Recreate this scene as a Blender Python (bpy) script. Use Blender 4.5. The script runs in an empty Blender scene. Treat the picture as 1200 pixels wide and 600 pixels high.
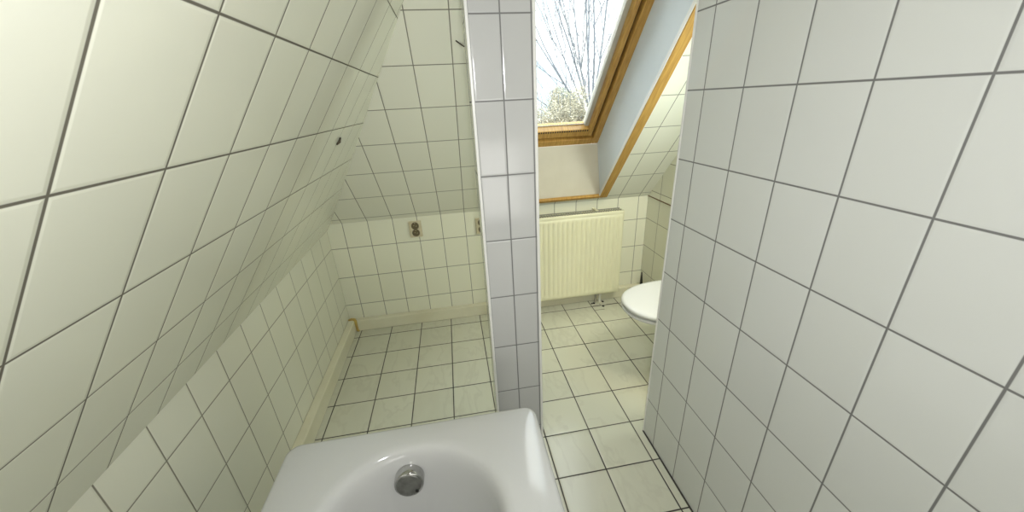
import bpy, bmesh, math, random
from mathutils import Vector, Matrix
random.seed(7)
U = 0.2                       # one floor tile = 20 cm; the room is laid out in floor tiles
sc = bpy.context.scene
col = sc.collection

# ------------------------------------------------------------------ camera
cam_d = bpy.data.cameras.new('camera')
cam_d.sensor_fit = 'HORIZONTAL'; cam_d.sensor_width = 36.0
cam_d.lens = 428.85 / 1200 * 36.0
cam_d.clip_start = 0.02; cam_d.clip_end = 500
cam = bpy.data.objects.new('camera', cam_d); col.objects.link(cam)
_r = Vector((0.98471085, -0.16783059, -0.04666308))
_u = Vector((0.10796017, 0.3777537, 0.91959053))
_f = Vector((0.13670827, 0.91056852, -0.39009718))
m = Matrix((( _r.x, _u.x, -_f.x), (_r.y, _u.y, -_f.y), (_r.z, _u.z, -_f.z))).to_4x4()
m.translation = Vector((3.58367, -10.77821, 6.92157)) * U
cam.matrix_world = m
sc.camera = cam

# ------------------------------------------------------------------ exposure, sky, lights
sc.view_settings.view_transform = 'Standard'
sc.view_settings.look = 'None'
sc.view_settings.gamma = 1.0
sc.view_settings.use_curve_mapping = False
sc.view_settings.exposure = 0.0
SKY = 6.3        # cloud brightness overhead
HORIZON = 2.1    # brightness of the hazy sky low over the hedge
world = bpy.data.worlds.new('sky'); sc.world = world; world.use_nodes = True
nt = world.node_tree; nt.nodes.clear()
wo = nt.nodes.new('ShaderNodeOutputWorld'); bg = nt.nodes.new('ShaderNodeBackground')
tc = nt.nodes.new('ShaderNodeTexCoord'); ns = nt.nodes.new('ShaderNodeTexNoise'); cr = nt.nodes.new('ShaderNodeValToRGB')
ns.inputs['Scale'].default_value = 3.2; ns.inputs['Detail'].default_value = 5
cr.color_ramp.elements[0].position = 0.38; cr.color_ramp.elements[0].color = (0.50, 0.66, 0.78, 1)
cr.color_ramp.elements[1].position = 0.52; cr.color_ramp.elements[1].color = (1, 1, 1, 1)
nt.links.new(tc.outputs['Generated'], ns.inputs['Vector']); nt.links.new(ns.outputs['Fac'], cr.inputs['Fac'])
nt.links.new(cr.outputs['Color'], bg.inputs['Color']); nt.links.new(bg.outputs['Background'], wo.inputs['Surface'])
# hazy horizon, bright cloud overhead
sp = nt.nodes.new('ShaderNodeSeparateXYZ'); hz = nt.nodes.new('ShaderNodeMapRange')
nt.links.new(tc.outputs['Generated'], sp.inputs[0]); nt.links.new(sp.outputs['Z'], hz.inputs[0])
hz.inputs[1].default_value = 0.20; hz.inputs[2].default_value = 0.50; hz.inputs[3].default_value = HORIZON; hz.inputs[4].default_value = SKY
nt.links.new(hz.outputs[0], bg.inputs['Strength'])

def area_light(name, loc, target, sx, sy, watts, color):
    d = bpy.data.lights.new(name, 'AREA'); d.shape = 'RECTANGLE'; d.size = sx; d.size_y = sy
    d.energy = watts; d.color = color
    o = bpy.data.objects.new(name, d); col.objects.link(o)
    o.location = Vector(loc) * U
    o.rotation_euler = (Vector(target) * U - o.location).to_track_quat('-Z', 'Y').to_euler()
    return o
area_light('rear_low_fill', (5.0, -20, 2.9), (4.2, 0, 6.0), 1.2, 0.8, 13.5, (1.0, 0.98, 0.93))  # added low fill behind the camera, no doorway modelled there
area_light('camera_flash', (3.7, -11.2, 7.6), (4.5, -2.0, 4.0), 0.1, 0.1, 7.0, (0.98, 0.97, 1.0))
area_light('toilet_ceiling_light', (8.9, -7.4, 11.6), (8.0, -2.0, 2.0), 0.44, 0.6, 19.0, (1.0, 0.92, 0.72))
area_light('toilet_side_fill', (9.9, -4.8, 6.5), (5.5, -1.0, 4.0), 0.25, 0.25, 4.8, (0.85, 0.98, 1.0))  # added cool fill from the right wall, stands for no fitting

# ------------------------------------------------------------------ materials
def base_mat(name, color, rough=0.5, metal=0.0, spec=0.5, coat=0.0):
    mt = bpy.data.materials.new(name); mt.use_nodes = True
    b = mt.node_tree.nodes['Principled BSDF']
    b.inputs['Base Color'].default_value = (*color, 1); b.inputs['Roughness'].default_value = rough
    b.inputs['Metallic'].default_value = metal; b.inputs['Specular IOR Level'].default_value = spec
    b.inputs['Coat Weight'].default_value = coat
    return mt

class NB:
    """tiny helper for building node graphs"""
    def __init__(s, mt): s.t = mt.node_tree; s.b = s.t.nodes['Principled BSDF']
    def n(s, kind, **kw):
        x = s.t.nodes.new(kind)
        for k, v in kw.items(): setattr(x, k, v)
        return x
    def put(s, sock, v):
        if isinstance(v, bpy.types.NodeSocket): s.t.links.new(v, sock)
        else: sock.default_value = v
    def math(s, op, a, b=None, c=None):
        x = s.n('ShaderNodeMath', operation=op); s.put(x.inputs[0], a)
        if b is not None: s.put(x.inputs[1], b)
        if c is not None: s.put(x.inputs[2], c)
        return x.outputs[0]
    def mix(s, f, a, b):
        x = s.n('ShaderNodeMix', data_type='RGBA'); s.put(x.inputs['Factor'], f)
        s.put(x.inputs['A'], a if isinstance(a, bpy.types.NodeSocket) else (*a, 1))
        s.put(x.inputs['B'], b if isinstance(b, bpy.types.NodeSocket) else (*b, 1))
        return x.outputs['Result']

def noisy(name, color, color2, scale=20, rough=0.5, metal=0.0, bump=0.0, stretch=(1, 1, 1), detail=4, lo=0.35, hi=0.65, spec=0.5):
    mt = base_mat(name, color, rough, metal, spec); g = NB(mt)
    tcn = g.n('ShaderNodeTexCoord'); mp = g.n('ShaderNodeMapping'); mp.inputs['Scale'].default_value = stretch
    g.put(mp.inputs['Vector'], tcn.outputs['Object'])
    nz = g.n('ShaderNodeTexNoise'); nz.inputs['Scale'].default_value = scale; nz.inputs['Detail'].default_value = detail
    g.put(nz.inputs['Vector'], mp.outputs[0])
    mr = g.n('ShaderNodeMapRange'); g.put(mr.inputs[0], nz.outputs['Fac']); mr.inputs[1].default_value = lo; mr.inputs[2].default_value = hi
    g.put(g.b.inputs['Base Color'], g.mix(mr.outputs[0], color, color2))
    if bump:
        bp = g.n('ShaderNodeBump'); bp.inputs['Strength'].default_value = bump; bp.inputs['Distance'].default_value = 0.002
        g.put(bp.inputs['Height'], nz.outputs['Fac']); g.put(g.b.inputs['Normal'], bp.outputs[0])
    return mt

def tile_mat(name, tile, grout, A, B, A2=None, gw=0.018, rough=0.12, vary=0.03, vein=None, bump=0.6, dirt=0.0, grout2=None):
    """A, B = (direction, offset, pitch) in tiles: grout lines where dir.P = offset + k*pitch.
       A2 replaces A on faces whose normal lies along world X."""
    mt = base_mat(name, tile, rough, 0, 0.5); g = NB(mt)
    geo = g.n('ShaderNodeNewGeometry')
    P = g.n('ShaderNodeVectorMath', operation='SCALE'); g.put(P.inputs[0], geo.outputs['Position']); P.inputs['Scale'].default_value = 1 / U
    def coord(spec):
        d, off, pitch = spec
        dt = g.n('ShaderNodeVectorMath', operation='DOT_PRODUCT'); g.put(dt.inputs[0], P.outputs[0]); dt.inputs[1].default_value = d
        return g.math('DIVIDE', g.math('SUBTRACT', dt.outputs['Value'], off), pitch)
    ca = coord(A)
    pa = A[2]
    if A2:
        ca2 = coord(A2)
        sx = g.n('ShaderNodeSeparateXYZ'); g.put(sx.inputs[0], geo.outputs['True Normal'])
        fx = g.math('GREATER_THAN', g.math('ABSOLUTE', sx.outputs[0]), 0.5)
        ca = g.math('ADD', g.math('MULTIPLY', ca2, fx), g.math('MULTIPLY', ca, g.math('SUBTRACT', 1.0, fx)))
    cb = coord(B)
    def dist(c, pitch):
        return g.math('MULTIPLY', g.math('ABSOLUTE', g.math('SUBTRACT', g.math('FRACT', g.math('ADD', c, 0.5)), 0.5)), pitch)
    d = g.math('MINIMUM', dist(ca, pa), dist(cb, B[2]))
    mr = g.n('ShaderNodeMapRange', interpolation_type='SMOOTHSTEP'); g.put(mr.inputs[0], d)
    mr.inputs[1].default_value = gw * 0.30; mr.inputs[2].default_value = gw * 0.75; mr.inputs[3].default_value = 0; mr.inputs[4].default_value = 1
    on_tile = mr.outputs[0]
    # each tile a slightly different tone
    cx = g.n('ShaderNodeCombineXYZ'); g.put(cx.inputs[0], g.math('FLOOR', ca)); g.put(cx.inputs[1], g.math('FLOOR', cb))
    wn = g.n('ShaderNodeTexWhiteNoise', noise_dimensions='2D'); g.put(wn.inputs['Vector'], cx.outputs[0])
    dark = tuple(c * (1 - vary * 2) for c in tile)
    tcol = g.mix(wn.outputs['Value'], tile, dark)
    soft = g.n('ShaderNodeTexNoise'); soft.inputs['Scale'].default_value = 1.3; soft.inputs['Detail'].default_value = 3
    if vein:
        off = g.n('ShaderNodeVectorMath', operation='ADD'); g.put(off.inputs[0], P.outputs[0])
        sc_ = g.n('ShaderNodeVectorMath', operation='SCALE'); g.put(sc_.inputs[0], wn.outputs['Color']); sc_.inputs['Scale'].default_value = 9
        g.put(off.inputs[1], sc_.outputs[0])
        rot = g.n('ShaderNodeMapping'); rot.inputs['Rotation'].default_value = (0, 0, 0.75); rot.inputs['Scale'].default_value = (1.2, 0.6, 1)
        g.put(rot.inputs['Vector'], off.outputs[0])
        vn = g.n('ShaderNodeTexNoise'); vn.inputs['Scale'].default_value = 1.2; vn.inputs['Detail'].default_value = 7; vn.inputs['Distortion'].default_value = 0.5
        g.put(vn.inputs['Vector'], rot.outputs[0])
        ridge = g.math('ABSOLUTE', g.math('SUBTRACT', vn.outputs['Fac'], 0.5))
        vm = g.n('ShaderNodeMapRange'); g.put(vm.inputs[0], ridge); vm.inputs[1].default_value = 0; vm.inputs[2].default_value = 0.035
        vm.inputs[3].default_value = 0.45; vm.inputs[4].default_value = 0
        tcol = g.mix(vm.outputs[0], tcol, vein)
        cl = g.n('ShaderNodeMapRange'); g.put(cl.inputs[0], vn.outputs['Fac']); cl.inputs[1].default_value = 0.5; cl.inputs[2].default_value = 0.75
        cl.inputs[4].default_value = 0.35
        tcol = g.mix(cl.outputs[0], tcol, vein)
    gcol = grout
    if grout2:
        gn = g.n('ShaderNodeTexNoise'); gn.inputs['Scale'].default_value = 1.1; gn.inputs['Detail'].default_value = 3; g.put(gn.inputs['Vector'], P.outputs[0])
        gm = g.n('ShaderNodeMapRange'); g.put(gm.inputs[0], gn.outputs['Fac']); gm.inputs[1].default_value = 0.42; gm.inputs[2].default_value = 0.58
        gcol = g.mix(gm.outputs[0], grout, grout2)
    g.put(g.b.inputs['Base Color'], g.mix(on_tile, gcol, tcol))
    rr = g.n('ShaderNodeMapRange'); g.put(rr.inputs[0], on_tile); rr.inputs[3].default_value = 0.85; rr.inputs[4].default_value = rough
    g.put(g.b.inputs['Roughness'], rr.outputs[0])
    hb = g.n('ShaderNodeMapRange', interpolation_type='SMOOTHSTEP'); g.put(hb.inputs[0], d)
    hb.inputs[1].default_value = gw * 0.3; hb.inputs[2].default_value = gw * 1.8
    wv = g.n('ShaderNodeTexNoise'); wv.inputs['Scale'].default_value = 2.5; wv.inputs['Detail'].default_value = 1; g.put(wv.inputs['Vector'], P.outputs[0])
    h = g.math('ADD', hb.outputs[0], g.math('MULTIPLY', wv.outputs['Fac'], 0.35))
    bp = g.n('ShaderNodeBump'); bp.inputs['Strength'].default_value = bump; bp.inputs['Distance'].default_value = 0.0008
    g.put(bp.inputs['Height'], h); g.put(g.b.inputs['Normal'], bp.outputs[0])
    return mt

SL = 1.12785; ZK = 3.728; YB = 0.6; CS = 1 / math.sqrt(1 + SL * SL); SN = SL * CS      # back roof slope
LS = 1.423; XL = -0.36; ZL = 3.53; LC = 1 / math.sqrt(1 + LS * LS); LN = LS * LC        # left roof slope
W = 0.74167; XW = 0.11476
CREAM = (0.60, 0.60, 0.44); WHITE = (0.66, 0.675, 0.69)
G1 = (0.12, 0.11, 0.085)
M_back = tile_mat('cream wall tiles', (0.88, 0.88, 0.71), (0.25, 0.24, 0.18), ((1, 0, 0), XW, W), ((0, 0, 1), 0.92, 1.0), gw=0.018, vary=0.015)
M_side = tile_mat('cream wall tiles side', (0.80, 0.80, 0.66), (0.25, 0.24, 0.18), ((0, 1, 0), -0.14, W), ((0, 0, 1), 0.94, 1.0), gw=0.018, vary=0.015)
M_bslope = tile_mat('cream slope tiles', (0.86, 0.86, 0.73), (0.22, 0.21, 0.16), ((1, 0, 0), XW, W), ((0, -CS, SN), 0.2 + (-CS * YB + SN * ZK), 1.0), gw=0.018, vary=0.015)
M_lslope = tile_mat('cream left slope tiles', (0.83, 0.84, 0.70), (0.15, 0.14, 0.105), ((0, 1, 0), -5.12, 0.75), ((LC, 0, LN), (LC * XL + LN * ZL) + 0.79, 1.0), gw=0.018, vary=0.015)
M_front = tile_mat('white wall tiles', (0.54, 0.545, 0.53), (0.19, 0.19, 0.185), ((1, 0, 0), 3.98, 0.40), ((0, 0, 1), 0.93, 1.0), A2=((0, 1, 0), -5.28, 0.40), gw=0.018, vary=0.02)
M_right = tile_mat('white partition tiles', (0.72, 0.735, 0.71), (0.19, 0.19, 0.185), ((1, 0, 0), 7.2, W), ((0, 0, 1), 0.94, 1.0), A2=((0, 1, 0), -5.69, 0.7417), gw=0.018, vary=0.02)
M_floor = tile_mat('marbled floor tiles', (0.66, 0.66, 0.53), (0.10, 0.09, 0.07), ((1, 0, 0), 0, 1.0), ((0, 1, 0), 0, 1.0), gw=0.026, rough=0.22, vary=0.02, vein=(0.55, 0.54, 0.43), grout2=(0.035, 0.03, 0.025))
M_paint = noisy('white painted plaster', (0.74, 0.74, 0.72), (0.71, 0.71, 0.69), 12, 0.6, bump=0.05)
M_reveal = noisy('sky-tinted white lining', (0.72, 0.78, 0.82), (0.70, 0.76, 0.80), 9, 0.4)  # side and top linings: cool skylight tint mixed into the white paint colour
M_reveal2 = noisy('bounce-tinted white lining', (0.70, 0.655, 0.53), (0.67, 0.625, 0.50), 9, 0.45)  # bottom lining: warm room bounce mixed into the white paint colour
M_pine = noisy('varnished pine', (0.56, 0.33, 0.085), (0.42, 0.23, 0.05), 7, 0.3, stretch=(22, 2, 2), bump=0.1)
M_pine_v = noisy('varnished pine upright', (0.58, 0.35, 0.09), (0.44, 0.24, 0.055), 7, 0.3, stretch=(22, 1.5, 1.5), bump=0.1)
M_alu = base_mat('grey glazing bead', (0.50, 0.49, 0.42), 0.4)
M_dark = base_mat('dark gasket', (0.03, 0.025, 0.02), 0.6)
M_profile = base_mat('white corner profile', (0.80, 0.80, 0.76), 0.3)
M_skirt = noisy('cream skirting tile', (0.80, 0.78, 0.60), (0.74, 0.71, 0.52), 4, 0.2)
M_rad = noisy('cream radiator enamel', (0.90, 0.88, 0.63), (0.88, 0.86, 0.60), 5, 0.3)
M_bath = noisy('white bath enamel', (0.66, 0.665, 0.65), (0.64, 0.645, 0.63), 3, 0.12)
M_ceramic = base_mat('white ceramic', (0.70, 0.70, 0.66), 0.08)
M_seat = base_mat('white toilet seat plastic', (0.66, 0.665, 0.64), 0.2)
M_chrome = noisy('chrome', (0.55, 0.55, 0.54), (0.40, 0.40, 0.39), 30, 0.12, metal=1.0)
M_chrome2 = noisy('brushed chrome face', (0.36, 0.36, 0.34), (0.25, 0.25, 0.235), 40, 0.32, metal=1.0)
M_socket = noisy('aged cream plastic', (0.72, 0.66, 0.46), (0.62, 0.55, 0.37), 60, 0.35)
M_socket_in = base_mat('brown stained recess', (0.16, 0.13, 0.07), 0.4)
M_pin = base_mat('brass contact', (0.75, 0.65, 0.40), 0.3, 1.0)
M_yellow = noisy('yellowed sealant', (0.62, 0.46, 0.12), (0.50, 0.34, 0.10), 25, 0.6)
M_rust = noisy('rusty wire', (0.10, 0.08, 0.05), (0.05, 0.04, 0.03), 40, 0.6)
M_bark = noisy('winter bark', (0.24, 0.26, 0.29), (0.16, 0.17, 0.20), 12, 0.9)
M_black = base_mat('black plastic', (0.012, 0.012, 0.012), 0.4)
M_ground = noisy('winter grass ground', (0.10, 0.12, 0.04), (0.16, 0.13, 0.07), 3, 0.95)

g_ = bpy.data.materials.new('clear glass'); g_.use_nodes = True
t = g_.node_tree; t.nodes.clear()
o_ = t.nodes.new('ShaderNodeOutputMaterial'); mx = t.nodes.new('ShaderNodeMixShader'); tr = t.nodes.new('ShaderNodeBsdfTransparent'); gl = t.nodes.new('ShaderNodeBsdfGlossy'); fr = t.nodes.new('ShaderNodeFresnel')
tr.inputs[0].default_value = (0.97, 0.99, 0.98, 1); gl.inputs['Roughness'].default_value = 0.02; fr.inputs[0].default_value = 1.25
t.links.new(fr.outputs[0], mx.inputs[0]); t.links.new(tr.outputs[0], mx.inputs[1]); t.links.new(gl.outputs[0], mx.inputs[2]); t.links.new(mx.outputs[0], o_.inputs[0])
M_glass = g_

# ------------------------------------------------------------------ geometry helpers (all lengths in tiles)
def add_poly_slab(bm, pts, off):
    """polygon pts extruded by the vector off"""
    a = [bm.verts.new(Vector(p) * U) for p in pts]; b = [bm.verts.new((Vector(p) + Vector(off)) * U) for p in pts]
    bm.faces.new(a); bm.faces.new(b[::-1]); n = len(a)
    for i in range(n): bm.faces.new((a[i], b[i], b[(i + 1) % n], a[(i + 1) % n]))
def add_box(bm, lo, hi, M=None):
    x0, y0, z0 = lo; x1, y1, z1 = hi
    P = [(x0, y0, z0), (x1, y0, z0), (x1, y1, z0), (x0, y1, z0), (x0, y0, z1), (x1, y0, z1), (x1, y1, z1), (x0, y1, z1)]
    v = [bm.verts.new((M @ Vector(p) if M else Vector(p)) * U) for p in P]
    for f in ((0, 3, 2, 1), (4, 5, 6, 7), (0, 1, 5, 4), (1, 2, 6, 5), (2, 3, 7, 6), (3, 0, 4, 7)): bm.faces.new([v[i] for i in f])
def add_rings(bm, rings, cap0=True, cap1=True, closed=True):
    R = [[bm.verts.new(Vector(p) * U) for p in r] for r in rings]
    for a, b in zip(R, R[1:]):
        n = len(a)
        for i in range(n if closed else n - 1): bm.faces.new((a[i], a[(i + 1) % n], b[(i + 1) % n], b[i]))
    if cap0: bm.faces.new(R[0][::-1])
    if cap1: bm.faces.new(R[-1])
def add_tube(bm, pts, rad, seg=8):
    pts = [Vector(p) for p in pts]; rad = rad if isinstance(rad, (list, tuple)) else [rad] * len(pts)
    rings = []; ref = Vector((0.31, 0.2, 0.93))
    for i, p in enumerate(pts):
        d = (pts[min(i + 1, len(pts) - 1)] - pts[max(i - 1, 0)]).normalized()
        s = d.cross(ref)
        if s.length < 1e-3: s = d.cross(Vector((1, 0, 0)))
        s.normalize(); t_ = d.cross(s)
        rings.append([p + (s * math.cos(2 * math.pi * k / seg) + t_ * math.sin(2 * math.pi * k / seg)) * rad[i] for k in range(seg)])
    add_rings(bm, rings)
def add_disc_stack(bm, o, ax, prof, seg=40):
    """lathe: prof = [(radius, height along ax)]"""
    ax = Vector(ax).normalized(); s = ax.orthogonal().normalized(); t_ = ax.cross(s); o = Vector(o)
    add_rings(bm, [[o + ax * h + (s * math.cos(2 * math.pi * k / seg) + t_ * math.sin(2 * math.pi * k / seg)) * r for k in range(seg)] for r, h in prof])
def obj(name, bm, mt, parent=None, smooth=False, bevel=0, kind=None):
    bmesh.ops.recalc_face_normals(bm, faces=bm.faces)
    me = bpy.data.meshes.new(name); bm.to_mesh(me); bm.free()
    if mt: me.materials.append(mt)
    o = bpy.data.objects.new(name, me); col.objects.link(o)
    if parent:
        o.parent = parent; q = parent
        while q is not None: me.transform(Matrix.Translation(-q.location)); q = q.parent
    if smooth:
        for p in me.polygons: p.use_smooth = True
    if bevel:
        b = o.modifiers.new('bevel', 'BEVEL'); b.width = bevel * U; b.segments = 3; b.limit_method = 'ANGLE'; b.angle_limit = math.radians(40)
    if kind: o['kind'] = kind
    return o
def thing(name, loc, label=None, cat=None, group=None, kind=None):
    o = bpy.data.objects.new(name, None); col.objects.link(o); o.location = Vector(loc) * U; o.empty_display_size = 0.05
    return tag(o, label, cat, group, kind)
def tag(o, label=None, cat=None, group=None, kind=None):
    if label: o['label'] = label
    if cat: o['category'] = cat
    if group: o['group'] = group
    if kind: o['kind'] = kind
    return o
BM = bmesh.new
def bslope(x, y): return (x, y, ZK + SL * (YB - y))

# ------------------------------------------------------------------ room shell
YR = -25.0; XR = 10.1; ZC = 12.0
XC = XL + (ZC - ZL) / LS; YC = YB - (ZC - ZK) / SL
bm = BM(); add_poly_slab(bm, [(XL - 1, YB + 1, 0), (XR + 1, YB + 1, 0), (XR + 1, YR - 1, 0), (XL - 1, YR - 1, 0)], (0, 0, -0.6)); obj('floor', bm, M_floor, kind='structure')
bm = BM(); add_poly_slab(bm, [(XL, YB, 0), (XR, YB, 0), (XR, YB, ZK), (-0.22, YB, ZK), (XL, YB, ZL)], (0, 0.5, 0)); obj('wall_back', bm, M_back, kind='structure')
bm = BM(); add_poly_slab(bm, [(XL, YB, 0), (XL, YB, ZL), (XL, YR, ZL), (XL, YR, 0)], (-0.5, 0, 0)); obj('wall_left', bm, M_side, kind='structure')
bm = BM()
off = (-0.4 * LN, 0, 0.4 * LC)
add_poly_slab(bm, [(XL, YB, ZL), (-0.22, YB, ZK), (XC, YC, ZC), (XC, YR, ZC), (XL, YR, ZL)], off); obj('wall_left_slope', bm, M_lslope, kind='structure')
bm = BM(); off = (0, 0.4 * SN, 0.4 * CS)
WX0, WX1, WY0, WY1 = 4.96, 8.26, 0.386, -4.96
kx = (YC - YB) / (XC + 0.22); cry = lambda x: YB + kx * (x + 0.22)
for P in ([(-0.22, YB), (WX0, YB), (WX0, cry(WX0))], [(WX0, YB), (WX1, YB), (WX1, WY0), (WX0, WY0)],
          [(WX0, WY1), (WX1, WY1), (WX1, YC), (XC, YC), (WX0, cry(WX0))], [(WX1, YB), (XR, YB), (XR, YC), (WX1, YC)]):
    add_poly_slab(bm, [bslope(*q) for q in P], off)
obj('wall_back_slope', bm, M_bslope, kind='structure')
bm = BM(); add_poly_slab(bm, [(XC, YC, ZC), (XR, YC, ZC), (XR, YR, ZC), (XC, YR, ZC)], (0, 0, 0.5)); obj('ceiling', bm, M_paint, kind='structure')
bm = BM(); add_poly_slab(bm, [(XR, YB, 0), (XR, YR, 0), (XR, YR, ZC), (XR, YC, ZC), (XR, YB, ZK)], (0.5, 0, 0)); obj('wall_right', bm, M_side, kind='structure')
bm = BM(); add_poly_slab(bm, [(XL, YR, 0), (XR, YR, 0), (XR, YR, ZC), (XC, YR, ZC), (XL, YR, ZL)], (0, -0.5, 0)); obj('wall_rear', bm, M_paint, kind='structure')
# tiled partition on the right with its rounded white end profile
bm = BM(); add_poly_slab(bm, [(7.18, -5.29, 0), (7.18, -5.29, ZK + SL * (YB + 5.29)), (7.18, YC, ZC), (7.18, YR, ZC), (7.18, YR, 0)], (0.55, 0, 0)); obj('wall_partition', bm, M_right, kind='structure')
bm = BM(); add_box(bm, (7.165, -5.305, 0), (7.205, -5.265, 10.3)); obj('trim_1', bm, M_profile, bevel=0.012, kind='structure')
# skirting upstands
def skirt(name, pts, off):
    bm = BM(); add_poly_slab(bm, pts, off); return obj(name, bm, M_skirt, bevel=0.03, kind='structure')
skirt('baseboard_back', [(-0.15, YB, 0), (XR, YB, 0), (XR, YB, 0.40), (-0.15, YB, 0.40)], (0, -0.21, 0))
skirt('baseboard_left', [(XL, YB, 0), (XL, -6.4, 0), (XL, -6.4, 0.44), (XL, YB, 0.44)], (0.21, 0, 0))
bm = BM(); add_box(bm, (10.085, -10, 3.715), (10.1, YB, 3.745)); obj('trim_6', bm, base_mat('brown stained joint', (0.20, 0.13, 0.07), 0.8), kind='structure')
# cut strip joint along the partition foot
bm = BM(); add_box(bm, (7.15, -17, 0.0), (7.18, -5.29, 0.012)); obj('trim_2', bm, base_mat('dark foot joint', (0.05, 0.045, 0.04), 0.8), kind='structure')

# ------------------------------------------------------------------ tiled column
bm = BM()
cx0, cx1, cy0, cy1 = 3.955, 4.825, -5.47, -4.75
top = lambda y: ZK + SL * (YB - y) - 0.0
v = [(cx0, cy0, 0), (cx1, cy0, 0), (cx1, cy1, 0), (cx0, cy1, 0)]
vt = [(x, y, top(y)) for x, y, _ in v]
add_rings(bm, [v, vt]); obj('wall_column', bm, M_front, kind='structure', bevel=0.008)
for i, x in enumerate((cx0, cx1)):
    bm = BM(); add_box(bm, (x - 0.012 if i == 0 else x - 0.03, cy0 - 0.012, 0), (x + 0.03 if i == 0 else x + 0.012, cy0 + 0.03, top(cy0) - 0.05))
    obj('trim_%d' % (3 + i), bm, M_profile, bevel=0.01, kind='structure')

# ------------------------------------------------------------------ roof window
OW = Vector((0, 0.386, 5.586)); SU = Vector((0, -CS, SN)); SO = Vector((0, SN, CS))
MW = Matrix(((1, SU.x, SO.x, OW.x), (0, SU.y, SO.y, OW.y), (0, SU.z, SO.z, OW.z), (0, 0, 0, 1)))   # (X, up the slope, outwards)
fx0, fx1, fl = 5.11, 8.11, 5.9
win = thing('window_1', (6.6, 0.4, 4.0), kind='structure')
def ring(bm, x0, x1, s0, s1, l, r, b, t_, d0, d1):
    add_box(bm, (x0, s0, d0), (x0 + l, s1, d1), MW); add_box(bm, (x1 - r, s0, d0), (x1, s1, d1), MW)
def ring_h(bm, x0, x1, s0, s1, l, r, b, t_, d0, d1):
    add_box(bm, (x0 + l, s0, d0), (x1 - r, s0 + b, d1), MW); add_box(bm, (x0 + l, s1 - t_, d0), (x1 - r, s1, d1), MW)
def frame(name, *a, mat=None, bev=0.02):
    bm = BM(); ring(bm, *a); ring_h(bm, *a)
    return obj(name, bm, mat, win, bevel=bev)
frame('window_frame', fx0, fx1, 0.0, fl, 0.20, 0.20, 0.22, 0.2, 0.0, 0.42, mat=M_pine)
frame('sash', fx0 + 0.26, fx1 - 0.26, 0.285, fl - 0.27, 0.17, 0.14, 0.275, 0.22, 0.06, 0.40, mat=M_pine_v)
frame('gasket', fx0 + 0.16, fx1 - 0.16, 0.20, fl - 0.16, 0.10, 0.10, 0.10, 0.10, 0.16, 0.38, mat=M_dark, bev=0)
bm = BM(); ring(bm, fx0 + 0.42, fx1 - 0.39, 0.55, fl - 0.45, 0.09, 0.13, 0, 0, 0.20, 0.38)
add_box(bm, (fx0 + 0.50, 0.565, 0.262), (fx1 - 0.51, 0.585, 0.285), MW); add_box(bm, (fx0 + 0.50, fl - 0.50, 0.20), (fx1 - 0.51, fl - 0.45, 0.38), MW)
obj('glazing_bead', bm, M_alu, win)
# slotted ventilation strip on the bottom sash rail
bm = BM()
for k in range(30):
    x = fx0 + 0.50 + k * 0.07
    add_box(bm, (x, 0.50, 0.045), (x + 0.035, 0.545, 0.07), MW)
obj('vent_strip', bm, M_dark, win)
bm = BM(); add_box(bm, (fx0 + 0.45, 0.56, 0.28), (fx1 - 0.42, fl - 0.46, 0.32), MW); obj('glass', bm, M_glass, win)
# linings from the tiled slope out to the frame
zt = 10.0
yt_in = (4.405 - zt) / SL; yt_out = (6.02 - zt) / SL
def lining(name, pts, off, mat):
    bm = BM(); add_poly_slab(bm, pts, off); return obj(name, bm, mat, win)
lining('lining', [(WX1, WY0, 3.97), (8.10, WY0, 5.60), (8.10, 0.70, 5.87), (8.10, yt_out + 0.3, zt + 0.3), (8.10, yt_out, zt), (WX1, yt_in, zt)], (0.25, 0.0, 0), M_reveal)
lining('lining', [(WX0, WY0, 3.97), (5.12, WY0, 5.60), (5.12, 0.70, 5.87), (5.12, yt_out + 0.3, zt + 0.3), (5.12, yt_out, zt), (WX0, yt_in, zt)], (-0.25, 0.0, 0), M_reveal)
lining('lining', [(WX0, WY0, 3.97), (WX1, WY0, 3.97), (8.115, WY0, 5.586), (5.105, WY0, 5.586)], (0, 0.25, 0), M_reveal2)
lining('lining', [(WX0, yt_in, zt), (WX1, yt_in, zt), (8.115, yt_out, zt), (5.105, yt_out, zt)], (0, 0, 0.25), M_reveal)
# pine casing on the slope around the opening
MS = Matrix(((1, 0, 0, 0), (0, -CS, SN, WY0), (0, SN, CS, 3.97), (0, 0, 0, 1)))
sl_len = (WY0 - yt_in) / CS
bm = BM()
add_box(bm, (WX1 - 0.03, -0.05, -0.10), (WX1 + 0.24, sl_len + 0.2, 0.0), MS)
add_box(bm, (WX0 - 0.24, -0.05, -0.10), (WX0 + 0.03, sl_len + 0.2, 0.0), MS)
add_box(bm, (WX0 + 0.03, -0.06, -0.10), (WX1 - 0.03, 0.06, 0.0), MS)
add_box(bm, (WX0 + 0.03, sl_len, -0.10), (WX1 - 0.03, sl_len + 0.2, 0.0), MS)
obj('casing', bm, M_pine_v, win, bevel=0.02)
bm = BM()
add_box(bm, (WX1 + 0.24, -0.12, -0.05), (WX1 + 0.285, sl_len + 0.2, 0.0), MS)
add_box(bm, (WX0 - 0.24, -0.13, -0.05), (WX1 + 0.285, -0.06, 0.0), MS)
add_box(bm, (WX1 - 0.055, 0.02, -0.09), (WX1 - 0.03, sl_len, 0.0), MS)
obj('sealing_strip', bm, M_profile, win, bevel=0.01)

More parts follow.
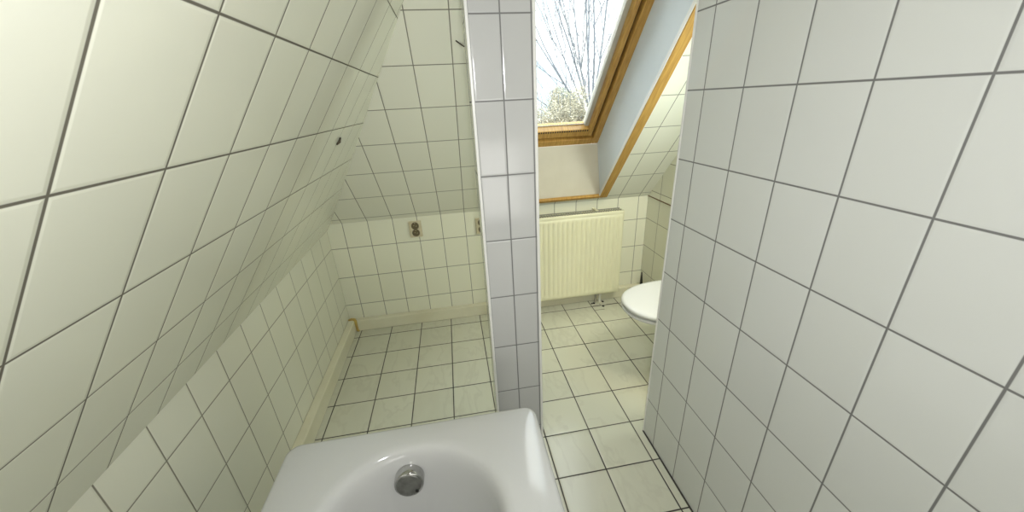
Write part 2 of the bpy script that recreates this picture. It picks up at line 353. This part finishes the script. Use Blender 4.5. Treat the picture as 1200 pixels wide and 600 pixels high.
# ------------------------------------------------------------------ bathtub
def rrect(x0, x1, y0, y1, r, z, n=12):
    pts = []
    for cx, cy, a0 in ((x1 - r, y1 - r, 0), (x0 + r, y1 - r, 90), (x0 + r, y0 + r, 180), (x1 - r, y0 + r, 270)):
        for k in range(n + 1):
            a = math.radians(a0 + 90 * k / n); pts.append((cx + r * math.cos(a), cy + r * math.sin(a), z))
    return pts
TX0, TX1, TY1, TY0, TZ = 0.99, 4.41, -6.70, -15.2, 2.75
bath = thing('bathtub', (2.7, -11, 0), 'white enamelled bathtub with rounded rim corner and chrome overflow at its end', 'bathtub')
bm = BM()
rings = [rrect(TX0 + 0.14, TX1 - 0.14, TY0 + 0.14, TY1 - 0.14, 0.2, 0.0),
         rrect(TX0 + 0.12, TX1 - 0.12, TY0 + 0.12, TY1 - 0.12, 0.2, TZ - 0.22),
         rrect(TX0 + 0.02, TX1 - 0.02, TY0 + 0.02, TY1 - 0.02, 0.16, TZ - 0.20),
         rrect(TX0, TX1, TY0, TY1, 0.17, TZ - 0.16), rrect(TX0, TX1, TY0, TY1, 0.17, TZ - 0.05),
         rrect(TX0 + 0.02, TX1 - 0.02, TY0 + 0.02, TY1 - 0.02, 0.16, TZ - 0.015),
         rrect(TX0 + 0.06, TX1 - 0.06, TY0 + 0.06, TY1 - 0.06, 0.14, TZ)]
ox0, ox1, oy0, oy1, orad = 1.60, 3.82, TY0 + 0.5, -7.06, 1.0
for d, z in ((-0.06, 0.0), (-0.01, -0.006), (0.03, -0.026), (0.06, -0.06), (0.085, -0.12), (0.105, -0.22), (0.12, -0.42), (0.155, -0.8), (0.21, -1.25), (0.30, -1.6), (0.45, -1.84), (0.68, -1.96), (0.95, -2.0)):
    rings.append(rrect(ox0 + d, ox1 - d, oy0 + d * 1.6, oy1 - d, max(orad - d * 0.55, 0.12), TZ + z))
add_rings(bm, rings)
obj('tub', bm, M_bath, bath, smooth=True)
bath.children[0].data.polygons  # shape kept smooth by its fine rings
oc = Vector((2.59, -7.21, 2.36)); oax = Vector((0.0, -1.0, 0.16)).normalized()
bm = BM(); add_disc_stack(bm, oc + oax * -0.03, oax, [(0.175, 0), (0.192, 0.02), (0.192, 0.13), (0.186, 0.155), (0.172, 0.165)]); ov = obj('overflow_cover', bm, M_chrome, bath, smooth=True, bevel=0.004)
bm = BM(); add_disc_stack(bm, oc + oax * 0.132, oax, [(0.160, 0), (0.160, 0.008), (0.150, 0.012)]); obj('cover_face', bm, M_chrome2, ov)
bm = BM(); hp = oc + oax * 0.146 + Vector((0.095, 0, 0)) + oax.cross(Vector((1, 0, 0))) * 0.10
if hp.z > oc.z: hp = oc + oax * 0.146 + Vector((0.095, 0, 0)) - oax.cross(Vector((1, 0, 0))) * 0.10
add_disc_stack(bm, hp, oax, [(0.022, 0), (0.022, 0.004)], 16); obj('slot', bm, M_black, ov)
bm = BM(); add_disc_stack(bm, (2.7, -8.6, TZ - 1.999), (0, 0, 1), [(0.17, 0), (0.17, 0.01), (0.12, 0.02)]); obj('drain', bm, M_chrome, bath)

# ------------------------------------------------------------------ radiator
rad = thing('radiator', (7.0, 0.3, 0.45), 'cream ribbed panel radiator under the roof window', 'radiator')
rx0, rx1, rz0, rz1, ry = 5.0, 9.0, 0.45, 3.47, 0.03
bm = BM()
nr = 24; pw = (rx1 - rx0 - 0.16) / nr
xs = [(rx0, 0.03), (rx0 + 0.03, 0.0), (rx0 + 0.08, 0.0)]
for k in range(nr):
    a = rx0 + 0.08 + k * pw
    xs += [(a + pw * .12, 0), (a + pw * .22, 0.035), (a + pw * .38, 0.035), (a + pw * .48, 0)]
xs += [(rx1 - 0.06, 0), (rx1 - 0.03, 0.0), (rx1, 0.03)]
rows = [(rz0, 0.03, 0), (rz0 + 0.03, 0, 0), (rz0 + 0.16, 0, 0), (rz0 + 0.24, 0, 1), (rz1 - 0.30, 0, 1), (rz1 - 0.22, 0, 0), (rz1 - 0.13, 0, 0), (rz1 - 0.12, 0.012, 0), (rz1 - 0.105, 0, 0), (rz1 - 0.02, 0, 0), (rz1, 0.02, 0)]
R = [[(x, ry + max(e, d * s), z) for x, d in xs] for z, e, s in rows]
R = [[(x, ry + max(e, d * s if 2 < i < len(xs) - 3 else d), z) for i, (x, d) in enumerate(xs)] for z, e, s in rows]
V = [[bm.verts.new(Vector(p) * U) for p in r] for r in R]
for a, b in zip(V, V[1:]):
    for i in range(len(a) - 1): bm.faces.new((a[i], a[i + 1], b[i + 1], b[i]))
fp = obj('front_panel', bm, M_rad, rad, smooth=True)
so = fp.modifiers.new('solid', 'SOLIDIFY'); so.thickness = 0.02 * U; so.offset = -1
bm = BM(); add_box(bm, (rx0 + 0.04, 0.40, rz0 + 0.03), (rx1 - 0.04, 0.44, rz1 - 0.04)); obj('rear_panel', bm, M_rad, rad, bevel=0.01)
for x in (rx0, rx1 - 0.02):
    bm = BM(); add_box(bm, (x, 0.055, rz0 + 0.05), (x + 0.02, 0.42, rz1 - 0.02)); obj('side_cover', bm, M_rad, rad, bevel=0.005)
bm = BM()
for k in range(48):
    x = rx0 + 0.06 + k * (rx1 - rx0 - 0.12) / 47
    add_box(bm, (x - 0.012, 0.08, rz1 - 0.05), (x + 0.012, 0.39, rz1 - 0.035))
add_box(bm, (rx0 + 0.02, 0.055, rz1 - 0.03), (rx1 - 0.02, 0.085, rz1 - 0.005)); add_box(bm, (rx0 + 0.02, 0.385, rz1 - 0.03), (rx1 - 0.02, 0.42, rz1 - 0.005)); add_box(bm, (rx0 + 0.02, 0.225, rz1 - 0.03), (rx1 - 0.02, 0.245, rz1 - 0.01))
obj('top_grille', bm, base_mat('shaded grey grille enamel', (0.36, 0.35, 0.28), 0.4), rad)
for x in (5.6, 8.1):
    bm = BM(); add_rings(bm, [[(x, 0.43, z), (x + 0.09, 0.43, z), (x + 0.09, 0.598, z), (x, 0.598, z)] for z in (0.8, 3.30)]); obj('bracket', bm, M_rad, rad)
    bm = BM(); add_box(bm, (x, 0.26, rz1 - 0.03), (x + 0.08, 0.598, rz1 + 0.015)); obj('bracket', bm, M_rad, rad)
bm = BM(); add_tube(bm, [(8.37, 0.23, -0.01), (8.37, 0.23, 0.62)], 0.045, 14); add_disc_stack(bm, (8.37, 0.23, 0.30), (0, 0, 1), [(0.07, 0), (0.07, 0.12)], 6)
pp = obj('supply_pipe', bm, base_mat('white pipe', (0.70, 0.69, 0.60), 0.3), rad, smooth=False)
bm = BM(); add_tube(bm, [(8.22, 0.26, -0.01), (8.22, 0.26, 0.6)], 0.035, 12); obj('return_pipe', bm, base_mat('grey pipe', (0.36, 0.35, 0.28), 0.35), rad)
bm = BM()
add_disc_stack(bm, (8.37, 0.23, 0.0), (0, 0, 1), [(0.10, 0), (0.09, 0.02), (0.05, 0.03)], 20)
obj('floor_rosette', bm, base_mat('cream pipe rosette', (0.62, 0.60, 0.46), 0.4), pp)
for x, y, r in ((8.15, 0.20, 0.05), (8.50, 0.24, 0.05), (8.40, -0.06, 0.05), (8.07, 0.19, 0.035)):
    bm = BM(); add_disc_stack(bm, (x, y, 0.0), (0.1, 0, 1), [(r, 0), (r * 0.9, 0.018), (r * 0.5, 0.024)], 9)
    obj('pipe_hole', bm, M_black, rad)
bm = BM()
for a, b in (((8.02, 0.02), (8.33, 0.02)), ((8.02, -0.26), (8.36, -0.26)), ((8.55, 0.02), (8.98, 0.02)), ((8.33, 0.14), (8.33, 0.02))):
    add_box(bm, (min(a[0], b[0]), min(a[1], b[1]) - 0.01, 0), (max(a[0], b[0]) + 0.012, max(a[1], b[1]) + 0.01, 0.004))
obj('trim_5', bm, base_mat('cut tile joint', (0.14, 0.13, 0.10), 0.9), kind='structure')

# ------------------------------------------------------------------ wall-hung toilet on the right wall
toi = thing('toilet', (10.1, -3.4, 1.0), 'white wall-hung toilet with its lid closed, behind the tiled partition', 'toilet')
TYc, TXn = -3.58, 7.38
def seat_ring(z, grow=0.0, xn=TXn, xb=9.75, hw=0.99):
    pts = []; n = 26; ln = 1.45; hw += grow; xn -= grow
    for k in range(n + 1):
        a = math.pi / 2 + math.pi * k / n
        c, s_ = math.cos(a), math.sin(a)
        pts.append((xn + ln + ln * math.copysign(abs(c) ** 0.92, c) * 1.0, TYc + hw * math.copysign(abs(s_) ** 0.90, s_), z))
    pts += [(xb, TYc - hw * 0.93, z), (xb, TYc + hw * 0.93, z)]
    return pts
bm = BM(); add_rings(bm, [seat_ring(2.13, -0.07), seat_ring(2.15, 0.0), seat_ring(2.20, 0.0), seat_ring(2.235, -0.03), seat_ring(2.25, -0.10), seat_ring(2.255, -0.3)]); obj('lid', bm, M_seat, toi, smooth=True)
bm = BM(); add_rings(bm, [seat_ring(2.03, -0.03), seat_ring(2.045, 0.0), seat_ring(2.09, 0.0), seat_ring(2.105, -0.02)]); obj('seat', bm, M_seat, toi, smooth=True)
def bowl_ring(z, xn, hw, xb=10.1, hb=None):
    hb = hb or hw; pts = []; n = 26; ln = (9.6 - xn)
    for k in range(n + 1):
        a = math.pi / 2 + math.pi * k / n
        pts.append((xn + ln + ln * math.cos(a), TYc + hw * math.sin(a), z))
    pts += [(xb, TYc - hb, z), (xb, TYc + hb, z)]
    return pts
bm = BM(); add_rings(bm, [bowl_ring(0.60, 9.45, 0.30, hb=0.50), bowl_ring(0.68, 9.35, 0.36, hb=0.56), bowl_ring(0.90, 9.15, 0.44, hb=0.60), bowl_ring(1.20, 8.85, 0.52, hb=0.64), bowl_ring(1.45, 8.50, 0.62, hb=0.70), bowl_ring(1.68, 8.05, 0.76, hb=0.80), bowl_ring(1.84, 7.68, 0.88, hb=0.88), bowl_ring(1.94, 7.54, 0.92, hb=0.92), bowl_ring(2.0, 7.50, 0.93, hb=0.93), bowl_ring(2.03, 7.54, 0.90, hb=0.90)])
obj('bowl', bm, M_ceramic, toi, smooth=True)
for s_ in (-1, 1):
    bm = BM(); add_tube(bm, [(9.72, TYc + s_ * 0.4 - 0.1, 2.17), (9.72, TYc + s_ * 0.4 + 0.1, 2.17)], 0.06, 14); obj('hinge', bm, M_chrome, toi)
# black thing standing in the corner behind the toilet
bm = BM(); add_rings(bm, [[(10.0 + a * 0.045, 0.30 + b * 0.045, 0) for a, b in ((-1, -1), (1, -1), (1, 1), (-1, 1))], [(10.0 + a * 0.045, 0.30 + b * 0.045, 0.45) for a, b in ((-1, -1), (1, -1), (1, 1), (-1, 1))],
                          [(9.99 + a * 0.015, 0.33 + b * 0.015, 0.98) for a, b in ((-1, -1), (1, -1), (1, 1), (-1, 1))]])
tag(obj('brush_handle', bm, M_black, bevel=0.01), 'small black pointed handle in the far corner behind the toilet', 'toilet brush')

# ------------------------------------------------------------------ sockets
def socket():
    s_ = thing('wall_socket', (2.26, YB, 3.34), 'aged cream double wall socket with two round outlets on the cream tiles', 'socket')
    bm = BM(); add_box(bm, (2.065, YB - 0.06, 3.075), (2.455, YB, 3.605)); pl = obj('cover_plate', bm, M_socket, s_, bevel=0.02)
    for z in (3.455, 3.225):
        bm = BM(); add_disc_stack(bm, (2.26, YB - 0.060, z), (0, -1, 0), [(0.118, 0), (0.118, 0.016), (0.104, 0.018), (0.100, 0.004), (0.0995, 0.003)], 28); o = obj('outlet', bm, M_socket_in, s_)
        bm = BM(); add_disc_stack(bm, (2.26 - 0.035, YB - 0.066, z + 0.01), (0, -1, 0), [(0.012, 0), (0.012, 0.006)], 10); add_disc_stack(bm, (2.26 + 0.035, YB - 0.066, z - 0.01), (0, -1, 0), [(0.012, 0), (0.012, 0.006)], 10); add_box(bm, (2.25, YB - 0.078, z + 0.07), (2.27, YB - 0.066, z + 0.09)); obj('contact', bm, M_pin, o)
    return s_
s1 = socket()
def copy_tree(o, parent=None):
    c = o.copy(); col.objects.link(c); c.parent = parent
    for ch in list(o.children): copy_tree(ch, c)
    return c
s2 = copy_tree(s1); s2.location = Vector((4.345, YB, 3.245)) * U
tag(s2, 'cream wall socket half hidden behind the tiled column', 'socket')

# ------------------------------------------------------------------ small leftovers on the walls
def on_slope(x, y, o=0.0):
    p = Vector(bslope(x, y)); return p - Vector((0, SN, CS)) * o
bm = BM(); add_tube(bm, [on_slope(3.905, -3.16, 0.012), on_slope(3.98, -3.12, 0.014), on_slope(4.05, -3.085, 0.018), on_slope(4.08, -3.13, 0.03)], 0.012, 8)
tag(obj('wire_hook', bm, M_rust, smooth=True), 'small dark bent wire hook on the sloping tiles beside the column', 'hook')
p0 = Vector((1.669, -3.644, ZL + LS * (1.669 - XL))); nl = Vector((LN, 0, -LC))
bm = BM(); add_tube(bm, [p0 - Vector((LC, 0, LN)) * 0.07 + nl * 0.01, p0 + nl * 0.03, p0 + Vector((LC, 0, LN)) * 0.06 + Vector((0, .04, 0)) + nl * 0.01], [0.014, 0.024, 0.014], 8)
tag(obj('wall_plug', bm, M_rust, smooth=True), 'small dark screw plug stuck in the left sloping tiles', 'screw')
bm = BM(); add_tube(bm, [(-0.16, 0.41, 0.46), (-0.13, 0.39, 0.42), (-0.125, 0.385, 0.25), (-0.12, 0.375, 0.06), (-0.06, 0.37, 0.02)], [0.05, 0.055, 0.05, 0.045, 0.03], 8)
add_tube(bm, [(-0.34, 0.40, 0.46), (-0.25, 0.42, 0.47), (-0.14, 0.42, 0.46)], [0.03, 0.045, 0.04], 8)
tag(obj('sealant_strip', bm, M_yellow, smooth=True), 'yellowed strip of old sealant in the left back corner of the floor', 'sealant')

# ------------------------------------------------------------------ outdoors: ground, shrubs, bare trees (metres)
def mobj(name, me, mt, parent=None):
    me.materials.append(mt); o = bpy.data.objects.new(name, me); col.objects.link(o); o.parent = parent; return o
bm = BM(); add_poly_slab(bm, [(-200, 8, -15), (300, 8, -15), (300, 300, -15), (-200, 300, -15)], (0, 0, -1)); obj('ground', bm, M_ground, kind='structure')

def leaf_mat(name, a, b, c):
    mt = base_mat(name, a, 0.7); g = NB(mt); oi = g.n('ShaderNodeNewGeometry')
    rp = g.n('ShaderNodeValToRGB'); e = rp.color_ramp.elements; e[0].color = (*a, 1); e[1].color = (*c, 1); x = e.new(0.5); x.color = (*b, 1)
    g.put(rp.inputs[0], oi.outputs['Random Per Island']); g.put(g.b.inputs['Base Color'], rp.outputs[0]); return mt
L1 = leaf_mat('olive brown winter foliage', (0.17, 0.155, 0.10), (0.34, 0.31, 0.22), (0.58, 0.53, 0.41))
L2 = leaf_mat('dull green foliage', (0.11, 0.13, 0.09), (0.22, 0.24, 0.16), (0.38, 0.39, 0.28))

def shrub(x, y, h, r, mat, label, n=9000, zb=-3.0):
    root = bpy.data.objects.new('shrub', None); col.objects.link(root); root.location = (x, y, zb); root['label'] = label; root['category'] = 'shrub'; root['group'] = 'green bushes behind the hedge'
    verts = []; faces = []
    lobes = [(random.uniform(-.5, .5) * r, random.uniform(-.5, .5) * r, random.uniform(.62, .95) * h, random.uniform(.26, .44) * r) for _ in range(34)]
    for i in range(n):
        cx, cy, cz, cr_ = random.choice(lobes)
        d = Vector((random.gauss(0, 1), random.gauss(0, 1), random.gauss(0, 1))).normalized() * cr_ * random.uniform(.75, 1.12)
        p = Vector((cx, cy, cz)) + Vector((d.x, d.y, d.z * 1.1))
        if p.z > h: continue
        s = random.uniform(.016, .038); a = Vector((random.gauss(0, 1), random.gauss(0, 1), random.gauss(0, 1))).normalized(); b = a.orthogonal().normalized()
        k = len(verts); verts += [p - a * s, p + b * s * .4, p + a * s, p - b * s * .4]; faces.append((k, k + 1, k + 2, k + 3))
    me = bpy.data.meshes.new('foliage'); me.from_pydata([tuple(v_) for v_ in verts], [], faces); mobj('foliage', me, mat, root)
    bm = BM()
    for cx, cy, cz, _ in lobes:
        add_tube(bm, [Vector((cx * .1, cy * .1, 0)) / U, Vector((cx * .5, cy * .5, cz * .55)) / U, Vector((cx, cy, cz)) / U], [0.25, 0.16, 0.06], 6)
    me = bpy.data.meshes.new('stem'); bmesh.ops.recalc_face_normals(bm, faces=bm.faces); bm.to_mesh(me); bm.free(); mobj('stem', me, M_bark, root)
# one unclipped hedge runs along the garden below the window
HX0, HX1, HY, HH = 1.5, 5.0, 6.0, 4.0
hedge = bpy.data.objects.new('hedge', None); col.objects.link(hedge); hedge.location = (3.2, HY, -3.0)
tag(hedge, 'unclipped olive brown winter hedge seen through the bottom of the roof window', 'hedge')
verts = []; faces = []; lobes = []
for _ in range(150):
    lx = random.uniform(HX0, HX1) - 3.2; ltop = HH + 0.36 * math.sin(lx * 5.1 + 1) * random.random() + random.uniform(0, .35)
    lobes.append((lx, random.uniform(-.5, .5), ltop - random.uniform(.1, 1.0), random.uniform(.10, .28)))
for i in range(110000):
    cx, cy, cz, cr_ = random.choice(lobes)
    d = Vector((random.gauss(0, 1), random.gauss(0, 1), random.gauss(0, 1) * 1.5)).normalized() * cr_ * abs(random.gauss(.85, .28)); d.z *= 1.5
    p = Vector((cx, cy, cz)) + d
    s_ = random.uniform(.012, .030); a = Vector((random.gauss(0, 1), random.gauss(0, 1), random.gauss(0, 1))).normalized(); b = a.orthogonal().normalized()
    k = len(verts); verts += [p - a * s_, p + b * s_ * .4, p + a * s_, p - b * s_ * .4]; faces.append((k, k + 1, k + 2, k + 3))
me = bpy.data.meshes.new('foliage'); me.from_pydata([tuple(v_) for v_ in verts], [], faces); mobj('foliage', me, L1, hedge)
bm = BM()
for cx, cy, cz, _ in lobes: add_tube(bm, [Vector((cx * .98, 0, 0)) / U, Vector((cx, cy * .5, cz * .6)) / U, Vector((cx + random.uniform(-.1, .1), cy, cz + random.uniform(0, .6))) / U], [0.10, 0.06, 0.03], 5)
me = bpy.data.meshes.new('stems'); bmesh.ops.recalc_face_normals(bm, faces=bm.faces); bm.to_mesh(me); bm.free(); mobj('stems', me, M_bark, hedge)
for k, (lab, hh) in enumerate((('green bush rising behind the hedge at the left of the window view', 5.0), ('green bush rising behind the hedge near the middle of the window view', 4.75), ('green bush rising behind the hedge at the right of the window view', 4.85))):
    shrub(3.35 + 1.6 * k, 11.6, hh, 0.85, L2, lab, 14000)

CP = Vector((3.58367, -10.77821, 6.92157)) * U
def tree(x, y, label, trunks, seed, size=1.0):
    rnd = random.Random(seed); root = bpy.data.objects.new('bare_tree', None); col.objects.link(root); root.location = (x, y, -3.0)
    root['label'] = label; root['category'] = 'tree'
    bm = BM(); bt = BM()
    def grow(p, d, ln, rad_, depth):
        n = 5; pts = [p]; q = p.copy(); dd = d.copy()
        for k in range(n):
            dd = (dd + Vector((rnd.gauss(0, .045), rnd.gauss(0, .045), rnd.gauss(0, .04) + 0.035))).normalized(); q = q + dd * ln / n; pts.append(q.copy())
        rr = [max(rad_ * (1 - 0.6 * k / n), 0.0055) for k in range(n + 1)]
        add_tube(bm if depth >= 3 else bt, [a / U for a in pts], [a / U for a in rr], 5 if depth > 1 else 3)
        if depth == 0: return
        nb = {3: 5, 2: 3, 1: 2}[depth]
        for i in range(nb):
            k = rnd.randint(1, n); ax = dd.orthogonal().normalized(); ax = Matrix.Rotation(rnd.uniform(0, 6.28), 3, dd) @ ax
            nd = (Matrix.Rotation(rnd.uniform(.3, .75), 3, ax) @ dd); nd.z += .2; nd.normalize()
            grow(pts[k], nd, ln * rnd.uniform(.5, .8), max(rr[k] * .6, 0.009), depth - 1)
    for (bx, bz, dx, dy, dz, ln, rd) in trunks:
        grow(Vector((bx, 0, bz * 1.05)), Vector((dx, dy, dz)).normalized(), ln * size, rd * size * 0.8, 3)
    add_tube(bm, [Vector((0, 0, 0)) / U, Vector((0, 0, 2.0)) / U, Vector((0.05, 0, 4.2)) / U], [0.16 / U, 0.13 / U, 0.09 / U], 8)
    for nme, b_ in (('trunk', bm), ('twigs', bt)):
        me = bpy.data.meshes.new(nme); bmesh.ops.recalc_face_normals(b_, faces=b_.faces); b_.to_mesh(me); b_.free(); mobj(nme, me, M_bark, root)
tree(4.95, 8.8, 'leafless tree with branches fanning up and left outside the roof window',
     [(0, 3.6, -.30, 0, 1, 3.2, .035), (0, 3.5, -.85, 0, .9, 3.0, .03), (0, 3.3, -1.1, .1, .55, 2.9, .025), (0, 3.8, -.05, 0, 1, 3.4, .045), (0, 3.8, .25, 0, 1, 3.2, .04), (0, 3.4, -.55, -.1, .9, 3.2, .028), (0, 3.2, .6, 0, .9, 2.8, .03)], 3, 1.05)
tree(7.3, 15.0, 'second leafless tree whose denser twigs fill the right of the window view',
     [(0, 3.4, -.35, 0, 1, 3.4, .04), (0, 3.4, -.1, 0, 1, 3.6, .045), (0, 3.2, -.7, 0, .8, 3.2, .03), (0, 3.6, .2, 0, 1, 3.2, .04)], 11, 1.6)
